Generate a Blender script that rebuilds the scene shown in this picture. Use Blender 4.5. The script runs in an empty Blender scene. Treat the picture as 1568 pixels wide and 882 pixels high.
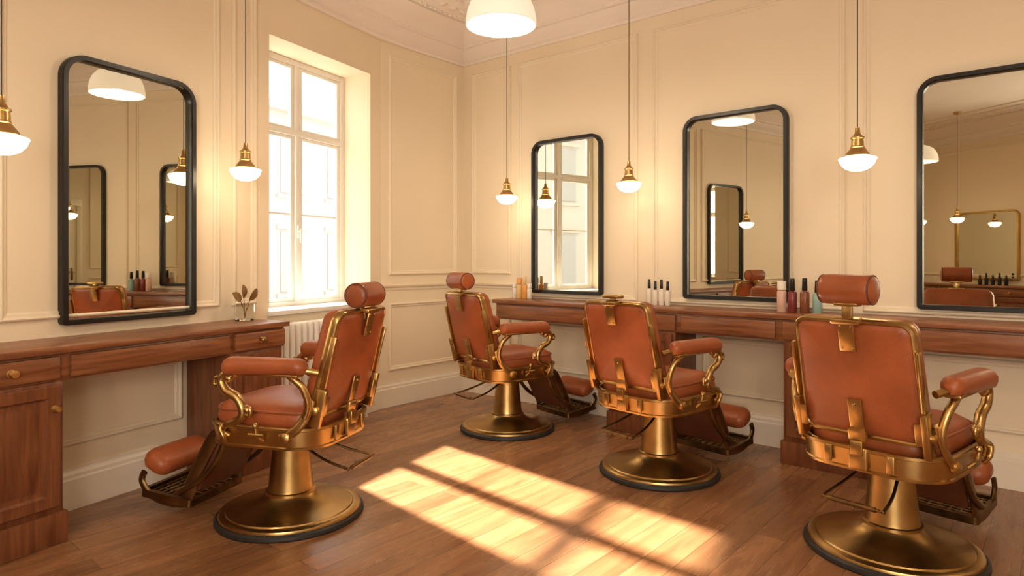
import bpy, bmesh, math, random
from mathutils import Vector, Matrix
random.seed(4)
S = bpy.context.scene
COL = S.collection

# ------------------------------------------------------------------ materials
def newmat(name):
    m = bpy.data.materials.new(name); m.use_nodes = True
    nt = m.node_tree; b = nt.nodes['Principled BSDF']
    return m, nt, b
def N(nt, t, **kw):
    n = nt.nodes.new(t)
    for k, v in kw.items(): setattr(n, k, v)
    return n
def simple(name, col, rough=.5, metal=0, noise=.0, nscale=8, bump=0, bscale=60, emis=None, estr=0, coat=0, trans=0):
    m, nt, b = newmat(name)
    c = (*col, 1)
    b.inputs['Base Color'].default_value = c
    b.inputs['Roughness'].default_value = rough
    b.inputs['Metallic'].default_value = metal
    b.inputs['Coat Weight'].default_value = coat
    b.inputs['Transmission Weight'].default_value = trans
    tc = N(nt, 'ShaderNodeTexCoord')
    if noise > 0:
        t = N(nt, 'ShaderNodeTexNoise'); t.inputs['Scale'].default_value = nscale; t.inputs['Detail'].default_value = 5
        nt.links.new(tc.outputs['Object'], t.inputs['Vector'])
        r = N(nt, 'ShaderNodeValToRGB')
        r.color_ramp.elements[0].position = .3; r.color_ramp.elements[1].position = .72
        r.color_ramp.elements[0].color = tuple(x*(1-noise) for x in col)+(1,)
        r.color_ramp.elements[1].color = tuple(min(1, x*(1+noise*.6)) for x in col)+(1,)
        nt.links.new(t.outputs['Fac'], r.inputs['Fac']); nt.links.new(r.outputs['Color'], b.inputs['Base Color'])
        mr = N(nt, 'ShaderNodeMapRange'); mr.inputs['To Min'].default_value = max(0.02, rough-.06); mr.inputs['To Max'].default_value = rough+.1
        nt.links.new(t.outputs['Fac'], mr.inputs['Value']); nt.links.new(mr.outputs['Result'], b.inputs['Roughness'])
    if bump > 0:
        t2 = N(nt, 'ShaderNodeTexNoise'); t2.inputs['Scale'].default_value = bscale; t2.inputs['Detail'].default_value = 4
        nt.links.new(tc.outputs['Object'], t2.inputs['Vector'])
        bp = N(nt, 'ShaderNodeBump'); bp.inputs['Strength'].default_value = bump; bp.inputs['Distance'].default_value = .01
        nt.links.new(t2.outputs['Fac'], bp.inputs['Height']); nt.links.new(bp.outputs['Normal'], b.inputs['Normal'])
    if emis:
        b.inputs['Emission Color'].default_value = (*emis, 1); b.inputs['Emission Strength'].default_value = estr
    return m
def woodmat(name, c0, c1, sc, rough=.33):
    m, nt, b = newmat(name)
    tc = N(nt, 'ShaderNodeTexCoord'); mp = N(nt, 'ShaderNodeMapping'); mp.inputs['Scale'].default_value = sc
    nt.links.new(tc.outputs['Object'], mp.inputs['Vector'])
    t = N(nt, 'ShaderNodeTexNoise'); t.inputs['Scale'].default_value = 3; t.inputs['Detail'].default_value = 9; t.inputs['Distortion'].default_value = .5
    nt.links.new(mp.outputs['Vector'], t.inputs['Vector'])
    r = N(nt, 'ShaderNodeValToRGB'); r.color_ramp.elements[0].position = .30; r.color_ramp.elements[1].position = .70
    r.color_ramp.elements[0].color = (*c0, 1); r.color_ramp.elements[1].color = (*c1, 1)
    nt.links.new(t.outputs['Fac'], r.inputs['Fac']); nt.links.new(r.outputs['Color'], b.inputs['Base Color'])
    b.inputs['Roughness'].default_value = rough
    bp = N(nt, 'ShaderNodeBump'); bp.inputs['Strength'].default_value = .06; bp.inputs['Distance'].default_value = .01
    nt.links.new(t.outputs['Fac'], bp.inputs['Height']); nt.links.new(bp.outputs['Normal'], b.inputs['Normal'])
    return m

M_wall = simple('wall_paint_cream', (.85, .735, .56), .55, noise=.02, nscale=2, bump=.03, bscale=90)
M_trim = simple('trim_paint_cream', (.85, .745, .58), .42, noise=.02, nscale=3)
M_base = simple('baseboard_paint', (.86, .78, .67), .4, noise=.02, nscale=3)
M_ceil = simple('ceiling_plaster', (.86, .78, .70), .7, noise=.02, nscale=3)
M_win = simple('window_paint_white', (.80, .775, .73), .35, noise=.02, nscale=5)
M_black = simple('black_metal_frame', (.007, .006, .006), .32, noise=.2, nscale=20)
M_mirror = simple('mirror_silver', (.68, .665, .57), .01, metal=1)
M_brass = simple('aged_brass', (.57, .375, .15), .29, metal=1, noise=.28, nscale=6, bump=.03, bscale=40)
M_brassd = simple('dark_brass', (.24, .145, .06), .36, metal=1, noise=.35, nscale=14, bump=.05, bscale=40)
M_leather = simple('cognac_leather', (.355, .090, .028), .38, noise=.28, nscale=5, bump=.10, bscale=120)
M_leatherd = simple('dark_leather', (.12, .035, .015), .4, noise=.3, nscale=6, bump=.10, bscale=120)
M_rubber = simple('black_rubber', (.02, .018, .017), .5, noise=.2, nscale=10)
M_dark = simple('dark_steel', (.03, .022, .018), .4, metal=.6, noise=.2, nscale=10)
M_wood = woodmat('walnut_horizontal', (.155, .05, .02), (.33, .13, .055), (1.2, 10, 16))
M_woodv = woodmat('walnut_vertical', (.13, .04, .016), (.25, .09, .038), (14, 14, 1.3))
M_opal = simple('opal_glass_lit', (.95, .9, .8), .3, emis=(1, .79, .52), estr=19)
M_dome = simple('opal_dome_lit', (.80, .74, .65), .3, emis=(1, .82, .62), estr=.6)
M_cord = simple('lamp_cord', (.05, .035, .02), .6)
M_glass = simple('clear_glass', (.95, .97, .95), .02, trans=1)
M_leaf = simple('dried_leaf', (.25, .13, .035), .5, noise=.3, nscale=30)
M_door = simple('door_paint', (.80, .72, .56), .4, noise=.02, nscale=3)
M_facade = simple('facade_plaster', (.55, .52, .48), .8, noise=.05, nscale=1)
M_facw = simple('facade_window', (.42, .42, .42), .6)
M_plast = {k: simple('bottle_'+k, c, .3, noise=.03, nscale=20) for k, c in dict(
    white=(.85, .78, .68), pink=(.70, .45, .36), red=(.20, .03, .03), brown=(.22, .07, .03), teal=(.28, .45, .42),
    orange=(.80, .36, .08), amber=(.75, .5, .2), black=(.01, .01, .01)).items()}

def floormat():
    m, nt, b = newmat('oak_plank_floor')
    tc = N(nt, 'ShaderNodeTexCoord'); mp = N(nt, 'ShaderNodeMapping')
    mp.inputs['Rotation'].default_value = (0, 0, -math.atan2(.763, .646))
    nt.links.new(tc.outputs['Object'], mp.inputs['Vector'])
    br = N(nt, 'ShaderNodeTexBrick'); br.offset = .37; br.offset_frequency = 2
    br.inputs['Scale'].default_value = 1; br.inputs['Brick Width'].default_value = 1.5; br.inputs['Row Height'].default_value = .135
    br.inputs['Mortar Size'].default_value = .0013; br.inputs['Mortar Smooth'].default_value = .3
    br.inputs['Color1'].default_value = (0, 0, 0, 1); br.inputs['Color2'].default_value = (1, 1, 1, 1); br.inputs['Mortar'].default_value = (.5, .5, .5, 1)
    nt.links.new(mp.outputs['Vector'], br.inputs['Vector'])
    sep = N(nt, 'ShaderNodeVectorMath', operation='SCALE'); sep.inputs['Scale'].default_value = 7.3
    nt.links.new(br.outputs['Color'], sep.inputs[0])
    add = N(nt, 'ShaderNodeVectorMath', operation='ADD')
    nt.links.new(mp.outputs['Vector'], add.inputs[0]); nt.links.new(sep.outputs['Vector'], add.inputs[1])
    m2 = N(nt, 'ShaderNodeMapping'); m2.inputs['Scale'].default_value = (.9, 8, 1)
    nt.links.new(add.outputs['Vector'], m2.inputs['Vector'])
    t = N(nt, 'ShaderNodeTexNoise'); t.inputs['Scale'].default_value = 1.5; t.inputs['Detail'].default_value = 8; t.inputs['Roughness'].default_value = .6; t.inputs['Distortion'].default_value = 1.1
    nt.links.new(m2.outputs['Vector'], t.inputs['Vector'])
    r = N(nt, 'ShaderNodeValToRGB')
    e = r.color_ramp.elements; e[0].position = .25; e[0].color = (.225, .096, .042, 1); e[1].position = .75; e[1].color = (.42, .215, .10, 1)
    nt.links.new(t.outputs['Fac'], r.inputs['Fac'])
    mx = N(nt, 'ShaderNodeMix', data_type='RGBA', blend_type='MULTIPLY'); mx.inputs[0].default_value = 1
    r2 = N(nt, 'ShaderNodeValToRGB'); r2.color_ramp.elements[0].color = (.72, .69, .66, 1); r2.color_ramp.elements[1].color = (1.14, 1.11, 1.08, 1)
    nt.links.new(br.outputs['Color'], r2.inputs['Fac'])
    nt.links.new(r.outputs['Color'], mx.inputs[6]); nt.links.new(r2.outputs['Color'], mx.inputs[7])
    mx2 = N(nt, 'ShaderNodeMix', data_type='RGBA'); mx2.inputs[7].default_value = (.08, .03, .012, 1)
    nt.links.new(br.outputs['Fac'], mx2.inputs[0]); nt.links.new(mx.outputs[2], mx2.inputs[6])
    nt.links.new(mx2.outputs[2], b.inputs['Base Color'])
    mr = N(nt, 'ShaderNodeMapRange'); mr.inputs['To Min'].default_value = .20; mr.inputs['To Max'].default_value = .34
    nt.links.new(t.outputs['Fac'], mr.inputs['Value']); nt.links.new(mr.outputs['Result'], b.inputs['Roughness'])
    bp = N(nt, 'ShaderNodeBump'); bp.inputs['Strength'].default_value = .07; bp.inputs['Distance'].default_value = .004
    nt.links.new(t.outputs['Fac'], bp.inputs['Height']); nt.links.new(bp.outputs['Normal'], b.inputs['Normal'])
    return m
M_floor = floormat()

# ------------------------------------------------------------------ mesh helpers
def smooth(me, ang=40):
    for p in me.polygons: p.use_smooth = True
    try: me.set_sharp_from_angle(angle=math.radians(ang))
    except Exception: pass
def mk(name, bm, mats, parent=None, mw=None, sm=True, ang=40):
    bmesh.ops.recalc_face_normals(bm, faces=bm.faces)
    me = bpy.data.meshes.new(name); bm.to_mesh(me); bm.free()
    if not isinstance(mats, (list, tuple)): mats = [mats]
    for m in mats: me.materials.append(m)
    if sm: smooth(me, ang)
    o = bpy.data.objects.new(name, me); COL.objects.link(o)
    if parent: o.parent = parent
    if mw is not None: o.matrix_local = mw
    return o
def T(x, y, z): return Matrix.Translation((x, y, z))
def R(a, ax): return Matrix.Rotation(a, 4, ax)
I4 = Matrix.Identity(4)
def add_box(bm, c, s, bev=0, seg=2, mi=0, mw=I4):
    r = bmesh.ops.create_cube(bm, size=1, matrix=mw @ T(*c) @ Matrix.Diagonal((*s, 1)))
    vs = r['verts']; fs = set(f for v in vs for f in v.link_faces)
    if bev > 0:
        es = list(set(e for v in vs for e in v.link_edges))
        rr_ = bmesh.ops.bevel(bm, geom=es, offset=bev, segments=seg, profile=.5, affect='EDGES')
        fs = set(f for f in fs if f.is_valid) | set(rr_['faces'])
    for f in fs: f.material_index = mi
def box(name, c, s, mat, parent=None, bev=.004, seg=2, mw=I4):
    bm = bmesh.new(); add_box(bm, (0, 0, 0), s, bev, seg)
    return mk(name, bm, mat, parent, mw @ T(*c))
def boxr(name, x0, x1, y0, y1, z0, z1, mat, parent=None, bev=.004, mw=I4):
    return box(name, ((x0+x1)/2, (y0+y1)/2, (z0+z1)/2), (abs(x1-x0), abs(y1-y0), abs(z1-z0)), mat, parent, bev, 2, mw)
def add_lathe(bm, prof, seg=48, mi=0, mw=I4, cap=True):
    rings = []
    for r, z in prof:
        if r < 1e-5: rings.append([bm.verts.new(mw @ Vector((0, 0, z)))])
        else: rings.append([bm.verts.new(mw @ Vector((r*math.cos(2*math.pi*i/seg), r*math.sin(2*math.pi*i/seg), z))) for i in range(seg)])
    for a, b in zip(rings[:-1], rings[1:]):
        for i in range(seg):
            j = (i+1) % seg
            vs = [a[i % len(a)], a[j % len(a)], b[j % len(b)], b[i % len(b)]]
            u = []
            for v in vs:
                if v not in u: u.append(v)
            if len(u) >= 3: bm.faces.new(u).material_index = mi
    if cap:
        for rg in (rings[0], rings[-1]):
            if len(rg) > 1: bm.faces.new(rg).material_index = mi
def lathe(name, prof, mat, parent=None, mw=I4, seg=48, ang=35):
    bm = bmesh.new(); add_lathe(bm, prof, seg); return mk(name, bm, mat, parent, mw, ang=ang)
def catmull(pts, n=6, cyc=False):
    P = [Vector(p) for p in pts]; out = []; L = len(P)
    rng = L if cyc else L-1
    for i in range(rng):
        g = (lambda k: P[k % L]) if cyc else (lambda k: P[max(0, min(L-1, k))])
        a, b, c, d = g(i-1), g(i), g(i+1), g(i+2)
        for k in range(n):
            t = k/n
            out.append(.5*((2*b)+(c-a)*t+(2*a-5*b+4*c-d)*t*t+(3*b-a-3*c+d)*t**3))
    if not cyc: out.append(P[-1])
    return out
def add_tube(bm, pts, rad, seg=10, cyc=False, n=6, mi=0, flat=(1, 1), up=(0, 1, 0), sm=True):
    P = catmull(pts, n, cyc) if sm else [Vector(p) for p in pts]
    L = len(P); up = Vector(up); rings = []
    for i, p in enumerate(P):
        if cyc: t = P[(i+1) % L]-P[i-1]
        else: t = P[min(L-1, i+1)]-P[max(0, i-1)]
        t.normalize()
        s = t.cross(up)
        if s.length < 1e-3: s = t.cross(Vector((1, 0, 0)))
        s.normalize(); w = s.cross(t).normalized()
        if callable(rad): r = rad(i/(L-1))
        else: r = rad
        rings.append([bm.verts.new(p + s*math.cos(2*math.pi*k/seg)*r*flat[0] + w*math.sin(2*math.pi*k/seg)*r*flat[1]) for k in range(seg)])
    pr = list(zip(rings[:-1], rings[1:]))
    if cyc: pr.append((rings[-1], rings[0]))
    for a, b in pr:
        for k in range(seg):
            j = (k+1) % seg
            bm.faces.new([a[k], a[j], b[j], b[k]]).material_index = mi
    if not cyc:
        bm.faces.new(rings[0]).material_index = mi; bm.faces.new(rings[-1]).material_index = mi
def tube(name, pts, rad, mat, parent=None, **kw):
    bm = bmesh.new(); add_tube(bm, pts, rad, **kw); return mk(name, bm, mat, parent)
def rr(w, h, r, n=8, rb=None):
    if rb is None: rb = r
    cl = lambda q: max(0, min(q, w/2-1e-4, h/2-1e-4)); r = cl(r); rb = cl(rb); out = []
    for sx, sy, q, a0 in ((1, 1, r, 0), (-1, 1, r, 90), (-1, -1, rb, 180), (1, -1, rb, 270)):
        for k in range(n+1):
            a = math.radians(a0+90*k/n); out.append((sx*(w/2-q)+q*math.cos(a), sy*(h/2-q)+q*math.sin(a)))
    return out
def add_ring(bm, w, h, r, prof, mi=0, mw=I4, n=8, closed=False, cap0=False, cap1=False, warp=None, rb=None):
    loops = []
    for ins, z in prof:
        L = rr(w-2*ins, h-2*ins, max(r-ins, 0.0005 if r > 0 else 0), n if r > 0 else 1, None if rb is None else max(rb-ins, .0005))
        if r <= 0:
            ww, hh = w/2-ins, h/2-ins; L = [(ww, hh), (-ww, hh), (-ww, -hh), (ww, -hh)]
        vs = []
        for x, y in L:
            v = Vector((x, y, z))
            if warp: v = warp(v)
            vs.append(bm.verts.new(mw @ v))
        loops.append(vs)
    pr = list(zip(loops[:-1], loops[1:]))
    if closed: pr.append((loops[-1], loops[0]))
    for a, b in pr:
        for k in range(len(a)):
            j = (k+1) % len(a); bm.faces.new([a[k], a[j], b[j], b[k]]).material_index = mi
    if cap0: bm.faces.new(loops[0]).material_index = mi
    if cap1: bm.faces.new(loops[-1]).material_index = mi
def ring(name, w, h, r, prof, mat, parent=None, mw=I4, **kw):
    bm = bmesh.new(); add_ring(bm, w, h, r, prof, **kw); return mk(name, bm, mat, parent, mw)
def empty(name, mw):
    e = bpy.data.objects.new(name, None); COL.objects.link(e); e.empty_display_size = .1; e.matrix_world = mw; return e

# ------------------------------------------------------------------ room frames
def frame(o, d):
    d = Vector((d[0], d[1], 0)).normalized(); y = Vector((-d.y, d.x, 0))
    return Matrix(((d.x, y.x, 0, o[0]), (d.y, y.y, 0, o[1]), (0, 0, 1, 0), (0, 0, 0, 1)))
Bp = Vector((-1.11, 5.52)); Cp = Vector((-.465, 6.28))
t = Vector((.496, 1)).normalized(); v = Vector((1.181, -1)).normalized()
m_in = Vector((v.y, -v.x))
Lp = Bp - t*8.2
Rp = Cp + v*7.2
Sp = Rp + m_in*5.6
F_left = frame(Bp, t); F_far = frame(Bp, Cp-Bp); F_right = frame(Cp, v); F_side = frame(Rp, m_in); F_back = frame(Sp, Lp-Sp)
len_far = (Cp-Bp).length; len_back = (Lp-Sp).length
H = 3.42; TH = .38
poly = [Lp, Bp, Cp, Rp, Sp]
cen = sum(poly, Vector((0, 0)))/5
def slab(name, z0, z1, mat, grow):
    bm = bmesh.new()
    pts = [p+(p-cen).normalized()*grow for p in poly]
    a = [bm.verts.new((p.x, p.y, z0)) for p in pts]; b = [bm.verts.new((p.x, p.y, z1)) for p in pts]
    bm.faces.new(a); bm.faces.new(b)
    for i in range(5): j = (i+1) % 5; bm.faces.new([a[i], a[j], b[j], b[i]])
    return mk(name, bm, mat, sm=False)
slab('floor', -.12, 0, M_floor, .6)
slab('ceiling', H, H+.15, M_ceil, .6)
WX0, WX1, WZ0, WZ1 = -1.212, -.137, .90, 2.785
FILLW = [(.5, 1.6), (1.95, 3.05)]  # added openings behind the camera, put in to let fill light through
def wall(name, F, x0, x1, mat, holes=()):
    bm = bmesh.new()
    def b(a, c, z0, z1): add_box(bm, ((a+c)/2, TH/2, (z0+z1)/2), (c-a, TH, z1-z0))
    x = x0
    for hx0, hx1, hz0, hz1 in holes:
        b(x, hx0, 0, H); b(hx0, hx1, 0, hz0); b(hx0, hx1, hz1, H); x = hx1
    b(x, x1, 0, H)
    return mk(name, bm, mat, None, F, sm=False)
wall('wall_left', F_left, -8.6, .30, M_wall, [(WX0, WX1, WZ0, WZ1)])
wall('wall_far', F_far, 0, len_far+.38, M_wall)
wall('wall_right', F_right, 0, 7.6, M_wall)
wall('wall_side', F_side, 0, 6.0, M_wall)
wall('wall_back', F_back, 0, len_back+.3, M_wall, [(a, b, WZ0, WZ1) for a, b in FILLW])

def offset_path(pts, o, closed):
    out = []; L = len(pts)
    def nrm(a, b): d = (b-a).normalized(); return Vector((d.y, -d.x))
    for i in range(L):
        p = pts[i]
        pa = pts[(i-1) % L] if (closed or i > 0) else None; pb = pts[(i+1) % L] if (closed or i < L-1) else None
        if pa is None: n = nrm(p, pb); sc = 1
        elif pb is None: n = nrm(pa, p); sc = 1
        else:
            n1, n2 = nrm(pa, p), nrm(p, pb); n = (n1+n2).normalized(); sc = 1/max(.2, n.dot(n1))
        out.append(Vector((p.x+n.x*o*sc, p.y+n.y*o*sc)))
    return out
def sweep_poly(name, pts, prof, mat, closed=True):
    bm = bmesh.new(); L = len(pts); K = len(prof)
    cols = [offset_path(pts, o, closed) for o, z in prof]
    loops = [[bm.verts.new((cols[k][i].x, cols[k][i].y, prof[k][1])) for k in range(K)] for i in range(L)]
    for i in range(L if closed else L-1):
        a, b = loops[i], loops[(i+1) % L]
        for k in range(K):
            j = (k+1) % K; bm.faces.new([a[k], a[j], b[j], b[k]])
    if not closed: bm.faces.new(loops[0]); bm.faces.new(loops[-1])
    return mk(name, bm, mat, ang=25)
arc = []
A0 = Bp-t*.55; fd = (Cp-Bp).normalized(); A2 = Bp+fd*.45
for k in range(13):
    q = k/12; arc.append(A0*(1-q)**2+Bp*2*q*(1-q)+A2*q*q)
cpoly = [Lp]+arc+[Cp, Rp, Sp]
z0 = 3.10
corn = [(-.05, z0), (.02, z0), (.028, z0+.02), (.02, z0+.04), (.035, z0+.055), (.06, z0+.075), (.075, z0+.105), (.08, z0+.13), (.10, z0+.135), (.105, z0+.16),
        (.13, z0+.18), (.165, z0+.225), (.215, z0+.262), (.27, z0+.28), (.27, z0+.297), (.33, z0+.297), (.345, z0+.31), (.345, H+.01), (-.05, H+.01)]
sweep_poly('trim_cornice', cpoly, corn, M_ceil)
sweep_poly('trim_ceiling_band', cpoly, [(-.02, H-.02), (.50, H-.02), (.515, H-.008), (.53, H-.02), (.55, H-.02), (.55, H+.01), (-.02, H+.01)], M_ceil)
sweep_poly('trim_ceiling_band_inner', cpoly, [(.72, H-.012), (.735, H-.02), (.76, H-.02), (.775, H-.012), (.775, H+.01), (.72, H+.01)], M_ceil)
def ornament():
    bm = bmesh.new()
    def row(off, z, step, flat):
        P = offset_path(cpoly, off, True); P.append(P[0]); nxt = 0; tot = 0
        for a, b in zip(P[:-1], P[1:]):
            L = (b-a).length
            if L < 1e-6: continue
            d = (b-a)/L
            while nxt < tot+L:
                q = a+d*(nxt-tot)
                bmesh.ops.create_icosphere(bm, subdivisions=1, radius=1, matrix=T(q.x, q.y, z) @ R(math.atan2(d.y, d.x), 'Z') @ Matrix.Diagonal((*flat, 1)))
                nxt += step
            tot += L
    row(.092, z0+.148, .075, (.024, .016, .020))
    row(.305, z0+.292, .06, (.020, .018, .012))
    row(.43, H-.02, .13, (.045, .05, .014))
    mk('trim_cornice_ornament', bm, M_ceil, ang=80)
ornament()
base = [(-.01, 0), (.03, 0), (.03, .15), (.024, .158), (.024, .175), (.012, .19), (.012, .20), (-.01, .20)]
def chair_rail(zc): return [(-.01, zc-.03), (.010, zc-.03), (.013, zc-.012), (.028, zc), (.032, zc+.012), (.022, zc+.02), (-.01, zc+.02)]
sweep_poly('baseboard_left', [Lp, Bp], base, M_base, False)
sweep_poly('baseboard_far', [Bp, Cp], base, M_base, False)
sweep_poly('baseboard_right', [Cp, Rp], base, M_base, False)
sweep_poly('baseboard_side', [Rp, Sp], base, M_base, False)
sweep_poly('baseboard_back', [Sp, Lp], base, M_base, False)
sweep_poly('trim_chair_rail_far', [Bp, Cp, Cp+v*.70], chair_rail(1.02), M_trim, False)

trim_i = [0]
def panels(F, rects, mat=M_trim, w=.040):
    bm = bmesh.new()
    for x0, x1, zz0, zz1 in rects:
        mw = T((x0+x1)/2, 0, (zz0+zz1)/2) @ R(math.radians(90), 'X')
        add_ring(bm, x1-x0, zz1-zz0, 0, [(0, -.004), (0, .010), (.004, .018), (.011, .022), (.018, .018), (.022, .009), (.032, .009), (w, .003), (w, -.004)], mw=mw, closed=True)
    trim_i[0] += 1
    return mk('trim_%d' % trim_i[0], bm, mat, None, F, ang=20)
panels(F_right, [(.12, .60, 1.12, 3.0), (.68, 1.89, .93, 3.0), (2.02, 3.36, .93, 3.0), (3.46, 4.80, .93, 3.0), (4.9, 6.9, .93, 3.0),
                 (.12, .60, .30, .90), (.68, 1.80, .30, .70), (2.42, 3.06, .30, .70), (3.62, 4.80, .30, .70), (4.9, 6.9, .3, .85)])
panels(F_far, [(.08, len_far-.1, 1.12, 3.0), (.08, len_far-.1, .30, .88)])
panels(F_left, [(-2.82, -1.62, .96, 3.0), (-1.52, -1.33, .96, 3.0), (-5.0, -2.92, .96, 3.0), (-2.70, -1.88, .32, .68)])
panels(F_side, [(.2, 1.7, 1.1, 3.0), (3.2, 5.3, 1.1, 3.0), (.2, 1.7, .3, .95), (3.2, 5.3, .3, .95)])
panels(F_back, [(3.3, 5.9, 1.0, 3.0)])

# ------------------------------------------------------------------ windows
def build_window(name, F, WX0, WX1):
    bm = bmesh.new()
    y0, y1 = .275, .325
    cx = (WX0+WX1)/2
    def b(x0, x1, z0, z1, ya=y0, yb=y1, bev=.005): add_box(bm, ((x0+x1)/2, (ya+yb)/2, (z0+z1)/2), (x1-x0, yb-ya, z1-z0), bev, 2)
    f = .045
    b(WX0, WX0+f, WZ0, WZ1); b(WX1-f, WX1, WZ0, WZ1); b(WX0+f-.004, WX1-f+.004, WZ1-f, WZ1); b(WX0+f-.004, WX1-f+.004, WZ0, WZ0+.035)
    tz = 2.22; th = .02
    b(WX0+f-.004, WX1-f+.004, tz-th, tz+th, y0-.008, y1-.01)
    b(cx-.022, cx+.022, tz+th-.004, WZ1-f+.004); b(cx-.022, cx+.022, WZ0+.031, tz-th+.004, y0-.010, y1)
    s = .038; sr = .026
    for xa, xb in ((WX0+f, cx-.022), (cx+.022, WX1-f)):
        for za, zb, bars in ((WZ0+.035, tz-th, [1.60]), (tz+th, WZ1-f, [])):
            ya, yb = y0+.008, y1-.012
            b(xa, xa+s, za, zb, ya, yb); b(xb-s, xb, za, zb, ya, yb); b(xa+s-.003, xb-s+.003, za, za+sr, ya, yb); b(xa+s-.003, xb-s+.003, zb-sr, zb, ya, yb)
            for zz in bars: b(xa+s-.003, xb-s+.003, zz-.008, zz+.008, ya+.010, yb-.010, .002)
    b(cx-.012, cx+.012, 1.42, 1.52, y0-.022, y0-.008, .004); b(cx-.008, cx+.008, 1.38, 1.49, y0-.045, y0-.03, .004); b(cx-.006, cx+.006, 1.46, 1.475, y0-.04, y0-.015, .002)
    b(WX0-.02, WX1+.02, WZ0-.032, WZ0+.002, -.025, .29, .006)
    return mk(name, bm, M_win, None, F)
build_window('window_1', F_left, WX0, WX1)
for i, (a, b) in enumerate(FILLW): build_window('window_%d' % (i+2), F_back, a, b)  # unseen back windows, added to house the fill lamps

def radiator():
    e = empty('radiator', F_left @ T(-.80, -.09, 0))
    bm = bmesh.new(); n = 16
    for i in range(n):
        x = -.43+i*.86/(n-1)
        add_box(bm, (x, 0, .49), (.044, .085, .66), .02, 3)
    add_box(bm, (0, 0, .22), (.90, .03, .03), .01); add_box(bm, (0, 0, .76), (.90, .03, .03), .01)
    for x in (-.38, .38): add_box(bm, (x, 0, .09), (.03, .05, .18), .005)
    mk('fins', bm, M_win, e)
    bm = bmesh.new(); add_tube(bm, [(.44, 0, .21), (.50, 0, .21), (.50, 0, .0)], .011, sm=False)
    mk('pipe', bm, M_win, e)
radiator()

# ------------------------------------------------------------------ mirrors
def mirror(F, x0, x1, z0, z1, r=.105, mat=M_black, name='wall_mirror'):
    w, h = x1-x0, z1-z0
    e = empty(name, F @ T((x0+x1)/2, -.002, (z0+z1)/2) @ R(math.radians(90), 'X'))
    ring('frame', w, h, r, [(0, 0), (0, .042), (.003, .046), (.025, .046), (.028, .042), (.028, .014), (.028, 0)], mat, e, closed=True, n=14, rb=.022)
    ring('glass', w-.048, h-.048, r-.024, [(0, .004), (0, .012)], M_mirror, e, cap0=True, cap1=True, n=14, rb=.006)
    return e
mirror(F_left, -2.558, -1.809, .925, 2.285, .12)
mirror(F_left, -3.80, -3.05, .925, 2.285)
mirror(F_right, .865, 1.58, .965, 2.275)
mirror(F_right, 2.28, 3.02, .970, 2.287)
mirror(F_right, 3.75, 4.49, .962, 2.310)
M_gold = simple('gold_frame', (.55, .36, .12), .35, metal=1, noise=.2)
mirror(F_back, 3.9, 4.9, .95, 2.0, .1, M_gold)

# ------------------------------------------------------------------ counters
def knob(bm, x, y, z, s=1):
    mw = T(x, y, z) @ R(math.radians(90), 'X')
    add_lathe(bm, [(.017*s, 0), (.017*s, .003), (.007*s, .006), (.007*s, .016), (.015*s, .02), (.018*s, .027), (.014*s, .034), (0, .037)], 20, mi=0, mw=mw)
def counter(name, F, x0, x1, top, depth, ap, drawers, peds):
    e = empty(name, F)
    boxr('top', x0, x1, -depth-.02, -.001, top-.032, top, M_wood, e, .006)
    boxr('apron', x0+.02, x1-.02, -depth+.012, -.002, top-ap, top-.033, M_wood, e, .002)
    bk = bmesh.new(); bw = bmesh.new(); bv = bmesh.new()
    for a, b, k in drawers:
        add_box(bw, ((a+b)/2, -depth+.004, top-.033-(ap-.033)/2), (b-a-.016, .024, ap-.033-.024), .005)
        if k: knob(bk, (a+b)/2, -depth-.007, top-.033-(ap-.033)/2, 1.1)
    mk('drawer_fronts', bw, M_wood, e)
    for a, b, side in peds:
        add_box(bv, ((a+b)/2, -depth/2-.003, (top-ap)/2+.05), (b-a, depth-.02, top-ap-.1+.0), .003)
        add_box(bv, ((a+b)/2, -depth/2-.003, .07), (b-a+.03, depth+.01, .14), .006)
        fy = -depth+.004; z0, z1 = .17, top-ap-.015
        xa, xb = a+.02, b-.02
        st = min(.06, (b-a)*.16)
        mw = T((xa+xb)/2, fy, (z0+z1)/2) @ R(math.radians(90), 'X')
        add_ring(bv, xb-xa, z1-z0, 0, [(0, 0), (0, .014), (.003, .017), (st-.01, .017), (st, .004), (st+.012, .002), (st+.03, .010)], mw=mw, cap1=True)
        kx = b-.045 if side > 0 else a+.045
        knob(bk, kx, fy-.016, z1-.10, .9)
    mk('cabinets', bv, M_woodv, e); mk('knobs', bk, M_brass, e)
    return e
counter('vanity_counter', F_left, -5.3, -1.42, .87, .38, .155,
        [(-1.83, -1.44, 1), (-2.72, -1.85, 0), (-3.15, -2.75, 1), (-3.55, -3.16, 1), (-4.6, -3.57, 0), (-5.26, -4.62, 1)],
        [(-1.85, -1.46, 1), (-3.16, -2.74, 1), (-3.58, -3.16, -1), (-5.27, -4.7, 1)])
counter('vanity_counter', F_right, .70, 6.6, .917, .35, .165,
        [(.73, 1.80, 0), (1.83, 2.38, 1), (2.41, 3.05, 0), (3.08, 3.58, 1), (3.61, 4.9, 0), (4.92, 5.4, 1), (5.42, 6.56, 0)],
        [(1.84, 2.37, -1), (3.09, 3.575, 1), (4.93, 5.4, 1)])
counter('vanity_counter', F_back, 3.4, 5.6, .87, .40, .16, [(3.43, 4.1, 1), (4.12, 4.9, 1), (4.92, 5.57, 1)], [(3.44, 4.0, 1), (5.0, 5.56, 1)])

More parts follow.
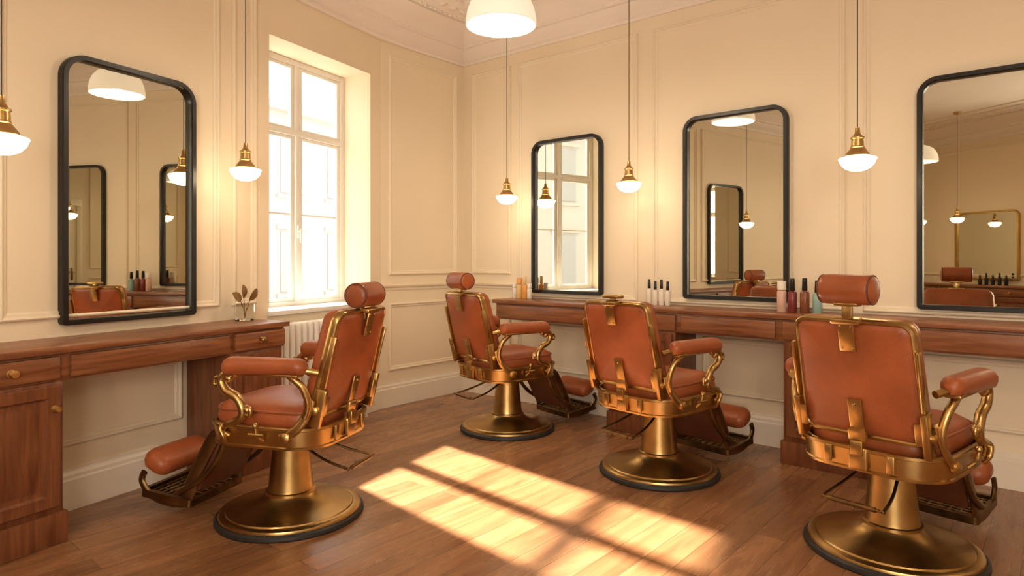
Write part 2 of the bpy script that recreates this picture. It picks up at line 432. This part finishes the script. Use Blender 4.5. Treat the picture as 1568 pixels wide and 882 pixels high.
def door():
    e = empty('door_1', F_side @ T(2.45, 0, 0))
    bm = bmesh.new()
    for s in (-1, 1): add_box(bm, (s*.53, -.018, 1.12), (.10, .03, 2.24), .006)
    add_box(bm, (0, -.019, 2.21), (1.16, .034, .12), .006)
    mk('casing', bm, M_door, e)
    boxr('leaf', -.48, .48, -.014, -.003, .004, 2.15, M_door, e, .003)
    bm = bmesh.new()
    for z0_, z1_ in ((.2, .9), (1.1, 2.0)):
        add_ring(bm, .70, z1_-z0_, 0, [(0, 0), (0, .006), (.01, .012), (.03, .002)], mw=T(0, -.014, (z0_+z1_)/2) @ R(math.radians(90), 'X'))
    mk('panel_moulding', bm, M_door, e)
    bm = bmesh.new(); add_box(bm, (.40, -.018, 1.02), (.04, .008, .2), .003); add_box(bm, (.36, -.05, 1.05), (.12, .015, .018), .005); add_box(bm, (.41, -.03, 1.05), (.014, .04, .014), .003)
    mk('handle', bm, M_brassd, e)
door()

# ------------------------------------------------------------------ pendants
def pendant(x, y, z, s=1):
    e = empty('pendant_lamp', T(x, y, z))
    lathe('glass_shade', [(0, -.058*s), (.03*s, -.055*s), (.058*s, -.043*s), (.078*s, -.022*s), (.086*s, -.002*s), (.090*s, .006*s), (.086*s, .011*s), (.05*s, .020*s), (.03*s, .024*s), (0, .024*s)], M_opal, e)
    lathe('brass_cap', [(.058*s, .016*s), (.061*s, .021*s), (.056*s, .032*s), (.041*s, .052*s), (.033*s, .062*s), (.036*s, .067*s), (.030*s, .073*s), (.028*s, .108*s), (.033*s, .112*s), (.033*s, .119*s), (.023*s, .126*s), (.013*s, .140*s), (.011*s, .168*s), (0, .170*s)], M_brass, e)
    lathe('cord', [(.0028, .14*s), (.0028, H-z-.01)], M_cord, e, seg=8)
    lathe('ceiling_canopy', [(.05, H-z-.002), (.05, H-z-.012), (.035, H-z-.03), (.006, H-z-.036)], M_brass, e, seg=24)
pend = [(376, 3.9, 262), (776, 5.55, 300), (963, 4.75, 281), (1313, 3.4, 246), (2, 2.5, 218)]
for px, Y, py in pend:
    pendant((px-784)/1000*Y, Y, 1.25-(py-398+8)/1000*Y+.03)
for c in (4.75,):
    p = Cp+v*c+m_in*.5; pendant(p.x, p.y, 1.8)
pendant(-2.9, .6, 1.8); pendant(-2.6, -1.2, 1.85); pendant(-3.3, -1.2, 1.85)
def dome(x, y, z):
    e = empty('dome_pendant_lamp', T(x, y, z))
    r = .20
    prof = [(r*.97, -.0), (r, .004), (r*.995, .035), (r*.95, .085), (r*.86, .13), (r*.70, .17), (r*.46, .20), (r*.22, .214), (.02, .216)]
    inner = [(.02, .208), (r*.4, .192), (r*.66, .163), (r*.82, .124), (r*.92, .08), (r*.965, .03), (r*.965, .002)]
    bm = bmesh.new(); add_lathe(bm, prof+inner+[(r*.97, 0)], 56, cap=False); mk('opal_shade', bm, M_dome, e)
    lathe('bulb', [(0, .04), (.035, .05), (.05, .085), (.035, .12), (.02, .14), (.02, .20), (0, .20)], M_opal, e, seg=24)
    lathe('brass_cap', [(.045, .212), (.045, .222), (.03, .235), (.022, .27), (.008, .28)], M_brass, e, seg=24)
    lathe('cord', [(.004, .27), (.004, H-z-.01)], M_cord, e, seg=8)
    lathe('ceiling_canopy', [(.06, H-z-.002), (.06, H-z-.015), (.04, H-z-.035), (.006, H-z-.04)], M_brass, e, seg=24)
    l = bpy.data.lights.new('dome_bulb_light', 'POINT'); l.energy = 26; l.color = (1, .82, .60); l.shadow_soft_size = .04
    o = bpy.data.objects.new('bulb_light', l); COL.objects.link(o); o.parent = e; o.location = (0, 0, .015)
dome(-.062, 3.7, 2.575); dome(1.6, .6, 2.5); dome(-1.6, .3, 2.5)

# ------------------------------------------------------------------ barber chair
def barber_chair(x, y, ang, headrest=True, dz=0):
    e = empty('barber_chair', T(x, y, 0) @ R(ang, 'Z'))
    lathe('base_rubber_ring', [(.30, 0), (.345, 0), (.350, .008), (.348, .022), (.338, .030), (.30, .030)], M_rubber, e, seg=64)
    lathe('base_disc', [(0, .012), (.330, .012), (.334, .030), (.330, .040), (.318, .046), (.300, .046), (.296, .052), (.22, .064), (.165, .080), (.13, .100), (.118, .114), (.118, .126), (.108, .130), (.104, .150), (.090, .30), (.087, .338), (.096, .342), (.096, .356), (.086, .362), (.05, .366), (0, .366)], M_brass, e, seg=64)
    lathe('piston', [(.05, .36), (.05, .385), (.09, .40), (.12, .415), (.12, .43), (0, .43)], M_dark, e, seg=32)
    bm = bmesh.new()
    add_tube(bm, [(-.05, .05, .385), (-.12, .07, .36), (-.25, .10, .315), (-.37, .115, .29), (-.385, .10, .288), (-.385, -.10, .288), (-.37, -.115, .29), (-.25, -.10, .315), (-.12, -.07, .36), (-.05, -.05, .385)], .0065, n=5)
    add_tube(bm, [(-.386, -.09, .288), (-.386, .09, .288)], .010, sm=False)
    mk('pump_lever', bm, M_brassd, e)
    bm = bmesh.new(); add_box(bm, (0, 0, .432), (.40, .42, .03), .008); add_box(bm, (.05, 0, .41), (.30, .16, .03), .008)
    mk('under_frame', bm, M_dark, e)
    ring('seat_band', .62, .58, .17, [(.02, 0), (.006, 0), (.004, .010), (.010, .014), (.006, .045), (.002, .082), (-.006, .086), (-.006, .098), (.002, .102), (.016, .102), (.02, .085)], M_brass, e, T(-.01, 0, .400), closed=True, n=10)
    ring('seat_pan', .59, .55, .155, [(0, 0), (0, .03)], M_dark, e, T(-.01, 0, .435), cap0=True, cap1=True)
    ring('seat_cushion', .555, .50, .12, [(.012, 0), (.0, .02), (-.004, .05), (.004, .082), (.022, .104), (.05, .118), (.10, .127), (.17, .131), (.235, .133)], M_leather, e, T(.0, 0, .47), cap0=True, cap1=True)
    tube('seat_piping', [(p[0], p[1], .558) for p in rr(.551, .496, .118, 5)], .006, M_leather, e, cyc=True, n=2, up=(0, 0, 1))
    tilt = math.radians(14.5)
    Mb = T(-.275, 0, .535) @ R(-tilt, 'Y') @ Matrix(((0, 0, 1, 0), (1, 0, 0, 0), (0, 1, 0, 0), (0, 0, 0, 1)))
    bw, bh = .475, .50
    def warp(v_):
        k = v_.y/bh; up = max(0, k*2)
        return Vector((v_.x*(1.0-.06*k), v_.y+.006*(1-(v_.x/.23)**2)*up, v_.z+.02*(v_.x/.23)**2))
    Tb = Mb @ T(0, bh/2, 0)
    ring('backrest_cushion', bw-.02, bh-.02, .05, [(0, .0), (-.004, .02), (0, .045), (.015, .062), (.045, .074), (.10, .080), (.16, .082), (.22, .083)], M_leather, e, Tb, cap0=True, cap1=True, n=8, warp=warp)
    ring('backrest_shell', bw, bh, .055, [(.004, .010), (0, .0), (0, -.022), (.004, -.028), (.014, -.030), (.019, -.026), (.019, .010)], M_brass, e, Tb, closed=True, n=8, warp=warp)
    ring('backrest_leather', bw-.036, bh-.036, .04, [(0, -.010), (0, -.024), (.008, -.030), (.03, -.034), (.10, -.037), (.2, -.038)], M_leather, e, Tb, cap0=True, cap1=True, n=8, warp=warp)
    bm = bmesh.new()
    o_ = catmull([warp(Vector((px, py, -.034))) for px, py in rr(bw-.072, bh-.072, .03, 3)], 4, True)
    acc = 0; last = o_[0]
    for q in o_+[o_[0]]:
        acc += (q-last).length; last = q
        if acc > .016:
            acc = 0; bmesh.ops.create_icosphere(bm, subdivisions=1, radius=.0022, matrix=T(*q))
    mk('stitching', bm, M_brassd, e, Tb)
    bm = bmesh.new()
    add_box(bm, (0, .440, -.044), (.062, .120, .010), .004)
    add_box(bm, (0, .503, -.030), (.11, .022, .05), .006)
    add_box(bm, (0, .095, -.044), (.056, .17, .010), .004)
    add_box(bm, (0, .03, -.050), (.070, .05, .022), .006)
    add_box(bm, (0, -.02, -.046), (.046, .08, .03), .006)
    for s in (-1, 1):
        add_box(bm, (s*.242, .06, -.015), (.028, .18, .06), .008)
        add_box(bm, (s*.230, .07, -.038), (.050, .09, .010), .005)
        add_box(bm, (s*.238, .27, -.012), (.014, .24, .030), .006)
        add_lathe(bm, [(0, -.01), (.02, -.01), (.02, .006), (.012, .012), (0, .013)], 20, mw=T(s*.260, .05, -.01) @ R(s*math.radians(90), 'Y'))
    for yy in (.395, .485):
        for s in (-.02, .02): bmesh.ops.create_icosphere(bm, subdivisions=2, radius=.004, matrix=T(s, yy, -.050))
    for yy in (.05, .16): bmesh.ops.create_icosphere(bm, subdivisions=2, radius=.006, matrix=T(0, yy, -.051))
    mk('back_hinge_plates', bm, M_brass, e, Mb)
    bm = bmesh.new()
    for s in (-1, 1):
        add_tube(bm, [(-.14, s*.285, .455), (-.21, s*.285, .49), (-.258, s*.275, .55), (-.285, s*.264, .63)], .022, flat=(1, .45), n=5, up=(0, 1, 0))
        add_lathe(bm, [(0, -.012), (.024, -.012), (.024, .008), (.012, .016), (0, .016)], 20, mw=T(-.17, s*.292, .46) @ R(-s*math.radians(90), 'X'))
        add_tube(bm, [(-.06, s*.30, .44), (-.05, s*.325, .47), (-.045, s*.33, .51)], .008, n=3)
        add_tube(bm, [(-.085, s*.332, .475), (-.01, s*.332, .475)], .007, sm=False)
        add_tube(bm, [(.14, s*.295, .42), (.13, s*.318, .45), (.15, s*.318, .49), (.13, s*.306, .51)], .010, n=4)
        bmesh.ops.create_icosphere(bm, subdivisions=2, radius=.014, matrix=T(-.045, s*.33, .515))
    add_box(bm, (-.325, 0, .455), (.02, .07, .09), .006); add_box(bm, (-.335, 0, .50), (.03, .05, .06), .006)
    add_box(bm, (-.325, .12, .455), (.014, .03, .07), .005); add_box(bm, (-.325, -.12, .455), (.014, .03, .07), .005)
    mk('band_fittings', bm, M_brass, e)
    for s, nm in ((1, 'left'), (-1, 'right')):
        ax = -.075; y_ = s*.305; u = .028
        bm = bmesh.new()
        def w2(v_):
            k = (v_.x+.21)/.42
            return Vector((v_.x, v_.y*(.80+.25*k), v_.z*(.9+.15*k) + .014*math.sin(k*math.pi) - .014*k*k))
        add_ring(bm, .42, .095, .044, [(.016, -.012), (.004, -.004), (-.003, .016), (-.002, .036), (.008, .052), (.022, .060), (.038, .063)], cap0=True, cap1=True, warp=w2, n=8, mw=T(ax, y_, .728+u))
        mk('armrest_pad_'+nm, bm, M_leather, e)
        bm = bmesh.new()
        add_box(bm, (ax, y_, .714+u), (.36, .055, .014), .004)
        d = -.045
        add_tube(bm, [(.155+d, y_, .69+u), (.125+d, y_, .700+u), (.135+d, y_, .715+u), (.175+d, y_, .71+u), (.20+d, y_, .675+u), (.175+d, y_, .63+u), (.115+d, y_, .60+u), (.085+d, y_, .57), (.105+d, y_, .53), (.17+d, y_, .505), (.20+d, s*.30, .475), (.16+d, s*.295, .45)], lambda q: .0125+.008*math.sin(q*math.pi), n=5)
        add_tube(bm, [(.085+d, y_, .565), (.05+d, y_, .55), (.045+d, y_, .58), (.07+d, y_, .59)], .010, n=4)
        add_tube(bm, [(.20+d, y_, .66+u), (.235+d, y_, .655+u), (.232+d, y_, .685+u), (.205+d, y_, .69+u)], .009, n=4)
        add_tube(bm, [(-.20, y_, .712+u), (-.235, y_, .69+u), (-.265, s*.295, .655+u), (-.28, s*.280, .61), (-.262, s*.28, .55)], .016, n=4)
        add_tube(bm, [(-.22, y_, .715+u), (-.27, s*.298, .735+u), (-.325, s*.272, .725+u)], .015, n=4)
        bmesh.ops.create_icosphere(bm, subdivisions=2, radius=.020, matrix=T(.155+d, y_, .686+u))
        bmesh.ops.create_icosphere(bm, subdivisions=2, radius=.020, matrix=T(.06+d, y_, .577))
        mk('armrest_scroll_'+nm, bm, M_brass, e)
    if headrest:
        hx, hz = -.412-dz*.25, 1.103+dz
        mh = T(hx, 0, hz) @ R(math.radians(90), 'X')
        bm = bmesh.new()
        add_lathe(bm, [(0, -.104), (.035, -.103), (.050, -.099), (.057, -.090), (.059, -.076), (.059, .076), (.057, .090), (.050, .099), (.035, .103), (0, .104)], 32, mw=mh)
        mk('headrest_roll', bm, M_leather, e)
        bm = bmesh.new()
        for s in (-1, 1): add_tube(bm, [(p[0]+hx, s*.094, hz+p[1]) for p in [(.0545*math.cos(a*math.pi/8), .0545*math.sin(a*math.pi/8)) for a in range(16)]], .004, cyc=True, n=2)
        mk('headrest_piping', bm, M_leatherd, e)
        bm = bmesh.new(); add_box(bm, (hx-.002, 0, 1.030+dz/2), (.018, .04, .085+abs(dz)), .004); add_box(bm, (hx, 0, hz-.058), (.05, .09, .014), .004)
        mk('headrest_post', bm, M_brass, e)
    else:
        bm = bmesh.new(); add_box(bm, (-.405, 0, 1.048), (.05, .12, .020), .006); add_box(bm, (-.405, 0, 1.03), (.02, .036, .04), .004)
        mk('headrest_bracket', bm, M_brass, e)
    bm = bmesh.new()
    for s in (-1, 1):
        add_tube(bm, [(.20, s*.175, .44), (.30, s*.175, .40), (.36, s*.175, .31), (.42, s*.175, .20), (.46, s*.175, .10)], .034, flat=(1, .28), n=5)
        add_tube(bm, [(.22, s*.19, .42), (.27, s*.195, .30), (.36, s*.195, .20), (.50, s*.19, .12)], .014, n=5)
        add_tube(bm, [(.44, s*.178, .065), (.56, s*.182, .062), (.66, s*.182, .085), (.725, s*.18, .15), (.71, s*.18, .20)], .018, flat=(1, .6), n=5)
    mk('footrest_arms', bm, M_brassd, e)
    bm = bmesh.new()
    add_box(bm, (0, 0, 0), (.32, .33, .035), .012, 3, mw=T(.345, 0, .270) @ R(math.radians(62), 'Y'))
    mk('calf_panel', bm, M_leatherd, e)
    bm = bmesh.new()
    mw_ = T(.575, 0, .085) @ R(math.radians(-6), 'Y')
    add_ring(bm, .30, .39, .02, [(0, -.018), (0, .018), (.020, .018), (.020, -.018)], closed=True, mw=mw_)
    for i in range(9): add_box(bm, (-.117+i*.029, 0, 0), (.010, .36, .014), .002, 1, mw=mw_)
    for i in range(8): add_box(bm, (0, -.154+i*.044, 0), (.27, .008, .016), .002, 1, mw=mw_)
    mk('footrest_grate', bm, M_brassd, e)
    bm = bmesh.new()
    add_ring(bm, .155, .37, .06, [(.03, -.04), (.010, -.034), (0, -.012), (0, .012), (.010, .034), (.03, .046), (.06, .052)], cap0=True, cap1=True, mw=T(.665, 0, .240) @ R(math.radians(-28), 'Y'))
    mk('footrest_cushion', bm, M_leather, e)
    return e
def ad(dx, dy): return math.atan2(dy, dx)
barber_chair(-1.09, 3.22, ad(-.96, .27), dz=-.018)
barber_chair(-.034, 4.84, ad(.80, .60))
barber_chair(.868, 3.86, ad(.77, .64), False)
barber_chair(1.640, 2.82, ad(.78, .63), dz=.032)
barber_chair(-2.15, .95, ad(-.88, .47))

# ------------------------------------------------------------------ bottles & vase
def bottle(F, x, y, z, h, r, mat, capm, style=0):
    bm = bmesh.new()
    bh = h*.62
    add_lathe(bm, [(0, 0), (r*.9, 0), (r, .004), (r, bh-.012), (r*.85, bh-.003), (r*.45, bh), (r*.45, bh+.006), (0, bh+.006)], 24, 0)
    if style == 0: add_lathe(bm, [(r*.55, bh+.004), (r*.6, bh+.006), (r*.5, h-.003), (r*.4, h), (0, h)], 20, 1)
    elif style == 1: add_lathe(bm, [(r*.95, bh+.002), (r*.95, h*.85), (r*.9, h*.87), (0, h*.87)], 20, 1)
    return mk('cosmetic_bottle', bm, [M_plast[mat], M_plast[capm]], None, F @ T(x, y, z))
zt = .9175
for c, h, r, a, b, s in ((.72, .15, .020, 'white', 'white', 1), (.775, .20, .026, 'amber', 'orange', 1), (.835, .19, .024, 'orange', 'amber', 0), (.885, .15, .020, 'white', 'white', 1)):
    bottle(F_right, c+.03, -.13, zt, h, r, a, b, s)
for c, h in ((2.055, .19), (2.105, .175), (2.155, .19), (2.205, .175)):
    bottle(F_right, c, -.13, zt, h, .019, 'white', 'black', 0)
for c, h, a, b, s in ((3.03, .225, 'pink', 'white', 1), (3.096, .215, 'red', 'black', 0), (3.17, .22, 'brown', 'black', 0), (3.245, .205, 'teal', 'black', 0)):
    bottle(F_right, c, -.19, zt, h, .028, a, b, s)
for i in range(5): bottle(F_back, 4.0+i*.1, -.15, .8705, .15+.03*(i % 2), .025, 'black', 'black', 0)

def vase():
    e = empty('leaf_vase', F_left @ T(-1.53, -.13, .8705))
    ring('glass_jar', .095, .095, .02, [(.004, .0), (0, .004), (0, .105), (.005, .105), (.005, .012)], M_glass, e, cap0=True, cap1=True, n=5)
    bs = bmesh.new(); bl = bmesh.new()
    for dx, dy, hz, rot, Lf, Wf in ((-.035, .0, .13, -.9, .085, .030), (.0, .01, .15, -.1, .085, .030), (.035, -.01, .135, .7, .09, .032)):
        tip = Vector((dx, dy, hz))
        add_tube(bs, [(0, 0, .015), (dx*.3, dy*.3, hz*.5), tip], .0025, seg=6)
        d = Vector((math.sin(rot), 0, math.cos(rot))); sd = Vector((math.cos(rot), .3, -math.sin(rot))).normalized()
        base_ = tip-d*.01; n_ = 8; rows = []
        for k in range(n_+1):
            q = k/n_; w = Wf*max(.02, math.sin(math.pi*min(1, q*.93+.05)))**.7; c_ = base_+d*Lf*q+Vector((0, -.012*math.sin(q*3), 0))
            rows.append([bl.verts.new(c_-sd*w), bl.verts.new(c_+Vector((0, .005, 0))), bl.verts.new(c_+sd*w)])
        for a_, b_ in zip(rows[:-1], rows[1:]):
            for k in (0, 1): bl.faces.new([a_[k], a_[k+1], b_[k+1], b_[k]])
    mk('stems', bs, M_leaf, e); mk('leaves', bl, M_leaf, e)
vase()

# ------------------------------------------------------------------ outside
def facade():
    bm = bmesh.new()
    add_box(bm, (0, 11.0, 2.4), (26, 1.0, 6.4))
    for i in range(-6, 7):
        for z_ in (1.2, 4.0):
            add_box(bm, (i*1.9, 10.49, z_), (.9, .04, 1.7), 0, mi=1)
            add_box(bm, (i*1.9, 10.47, z_-.95), (1.2, .08, .10), 0, mi=0)
            add_box(bm, (i*1.9, 10.47, z_+.98), (1.2, .08, .12), 0, mi=0)
    add_box(bm, (0, 10.4, 5.5), (26, .4, .2), 0)
    return mk('building_facade', bm, [M_facade, M_facw], None, F_left, sm=False)
facade()
bm = bmesh.new(); add_box(bm, (0, 14, -.85), (60, 27, .1)); mk('street_ground', bm, M_facade, None, F_left, sm=False)

# ------------------------------------------------------------------ lights
w = bpy.data.worlds.new('World'); S.world = w; w.use_nodes = True
bg = w.node_tree.nodes['Background']; bg.inputs['Color'].default_value = (1, .98, .95, 1); bg.inputs['Strength'].default_value = 2.6
sd = bpy.data.lights.new('sun', 'SUN'); sd.energy = 36; sd.color = (1, .91, .77); sd.angle = math.radians(1.8)
so = bpy.data.objects.new('sun', sd); COL.objects.link(so)
so.rotation_euler = Vector((.695, -.719, -.785)).to_track_quat('-Z', 'Y').to_euler()
def area(name, loc, direc, sx, sy, e, col):
    l = bpy.data.lights.new(name, 'AREA'); l.shape = 'RECTANGLE'; l.size = sx; l.size_y = sy; l.energy = e; l.color = col
    o = bpy.data.objects.new(name, l); COL.objects.link(o); o.location = loc
    o.rotation_euler = Vector(direc).to_track_quat('-Z', 'Y').to_euler(); return o
for a, b in FILLW:
    wc = F_back @ Vector(((a+b)/2, .42, (WZ0+WZ1)/2))
    area('window_daylight', wc, (F_back.to_3x3() @ Vector((0, -1, 0))), 1.05, 1.85, 84, (1, .88, .70))  # added fill lamp outside each back opening, brightens chair backs and walls

# ------------------------------------------------------------------ camera
cd = bpy.data.cameras.new('camera'); cd.sensor_width = 36; cd.lens = 36*1000/1568; cd.shift_y = -43/1568; cd.clip_start = .05
co = bpy.data.objects.new('camera', cd); COL.objects.link(co)
co.location = (0, 0, 1.25); co.rotation_euler = (math.radians(90), 0, 0)
S.camera = co

# align the right-hand wall with the world X axis (whole scene, camera and lights turned together)
bpy.context.view_layer.update()
G = R(-math.atan2(v.y, v.x), 'Z')
for o in list(S.objects):
    if o.parent is None: o.matrix_world = G @ o.matrix_world
bpy.context.view_layer.update()

S.view_settings.view_transform = 'Standard'
S.view_settings.look = 'None'
S.view_settings.exposure = 0
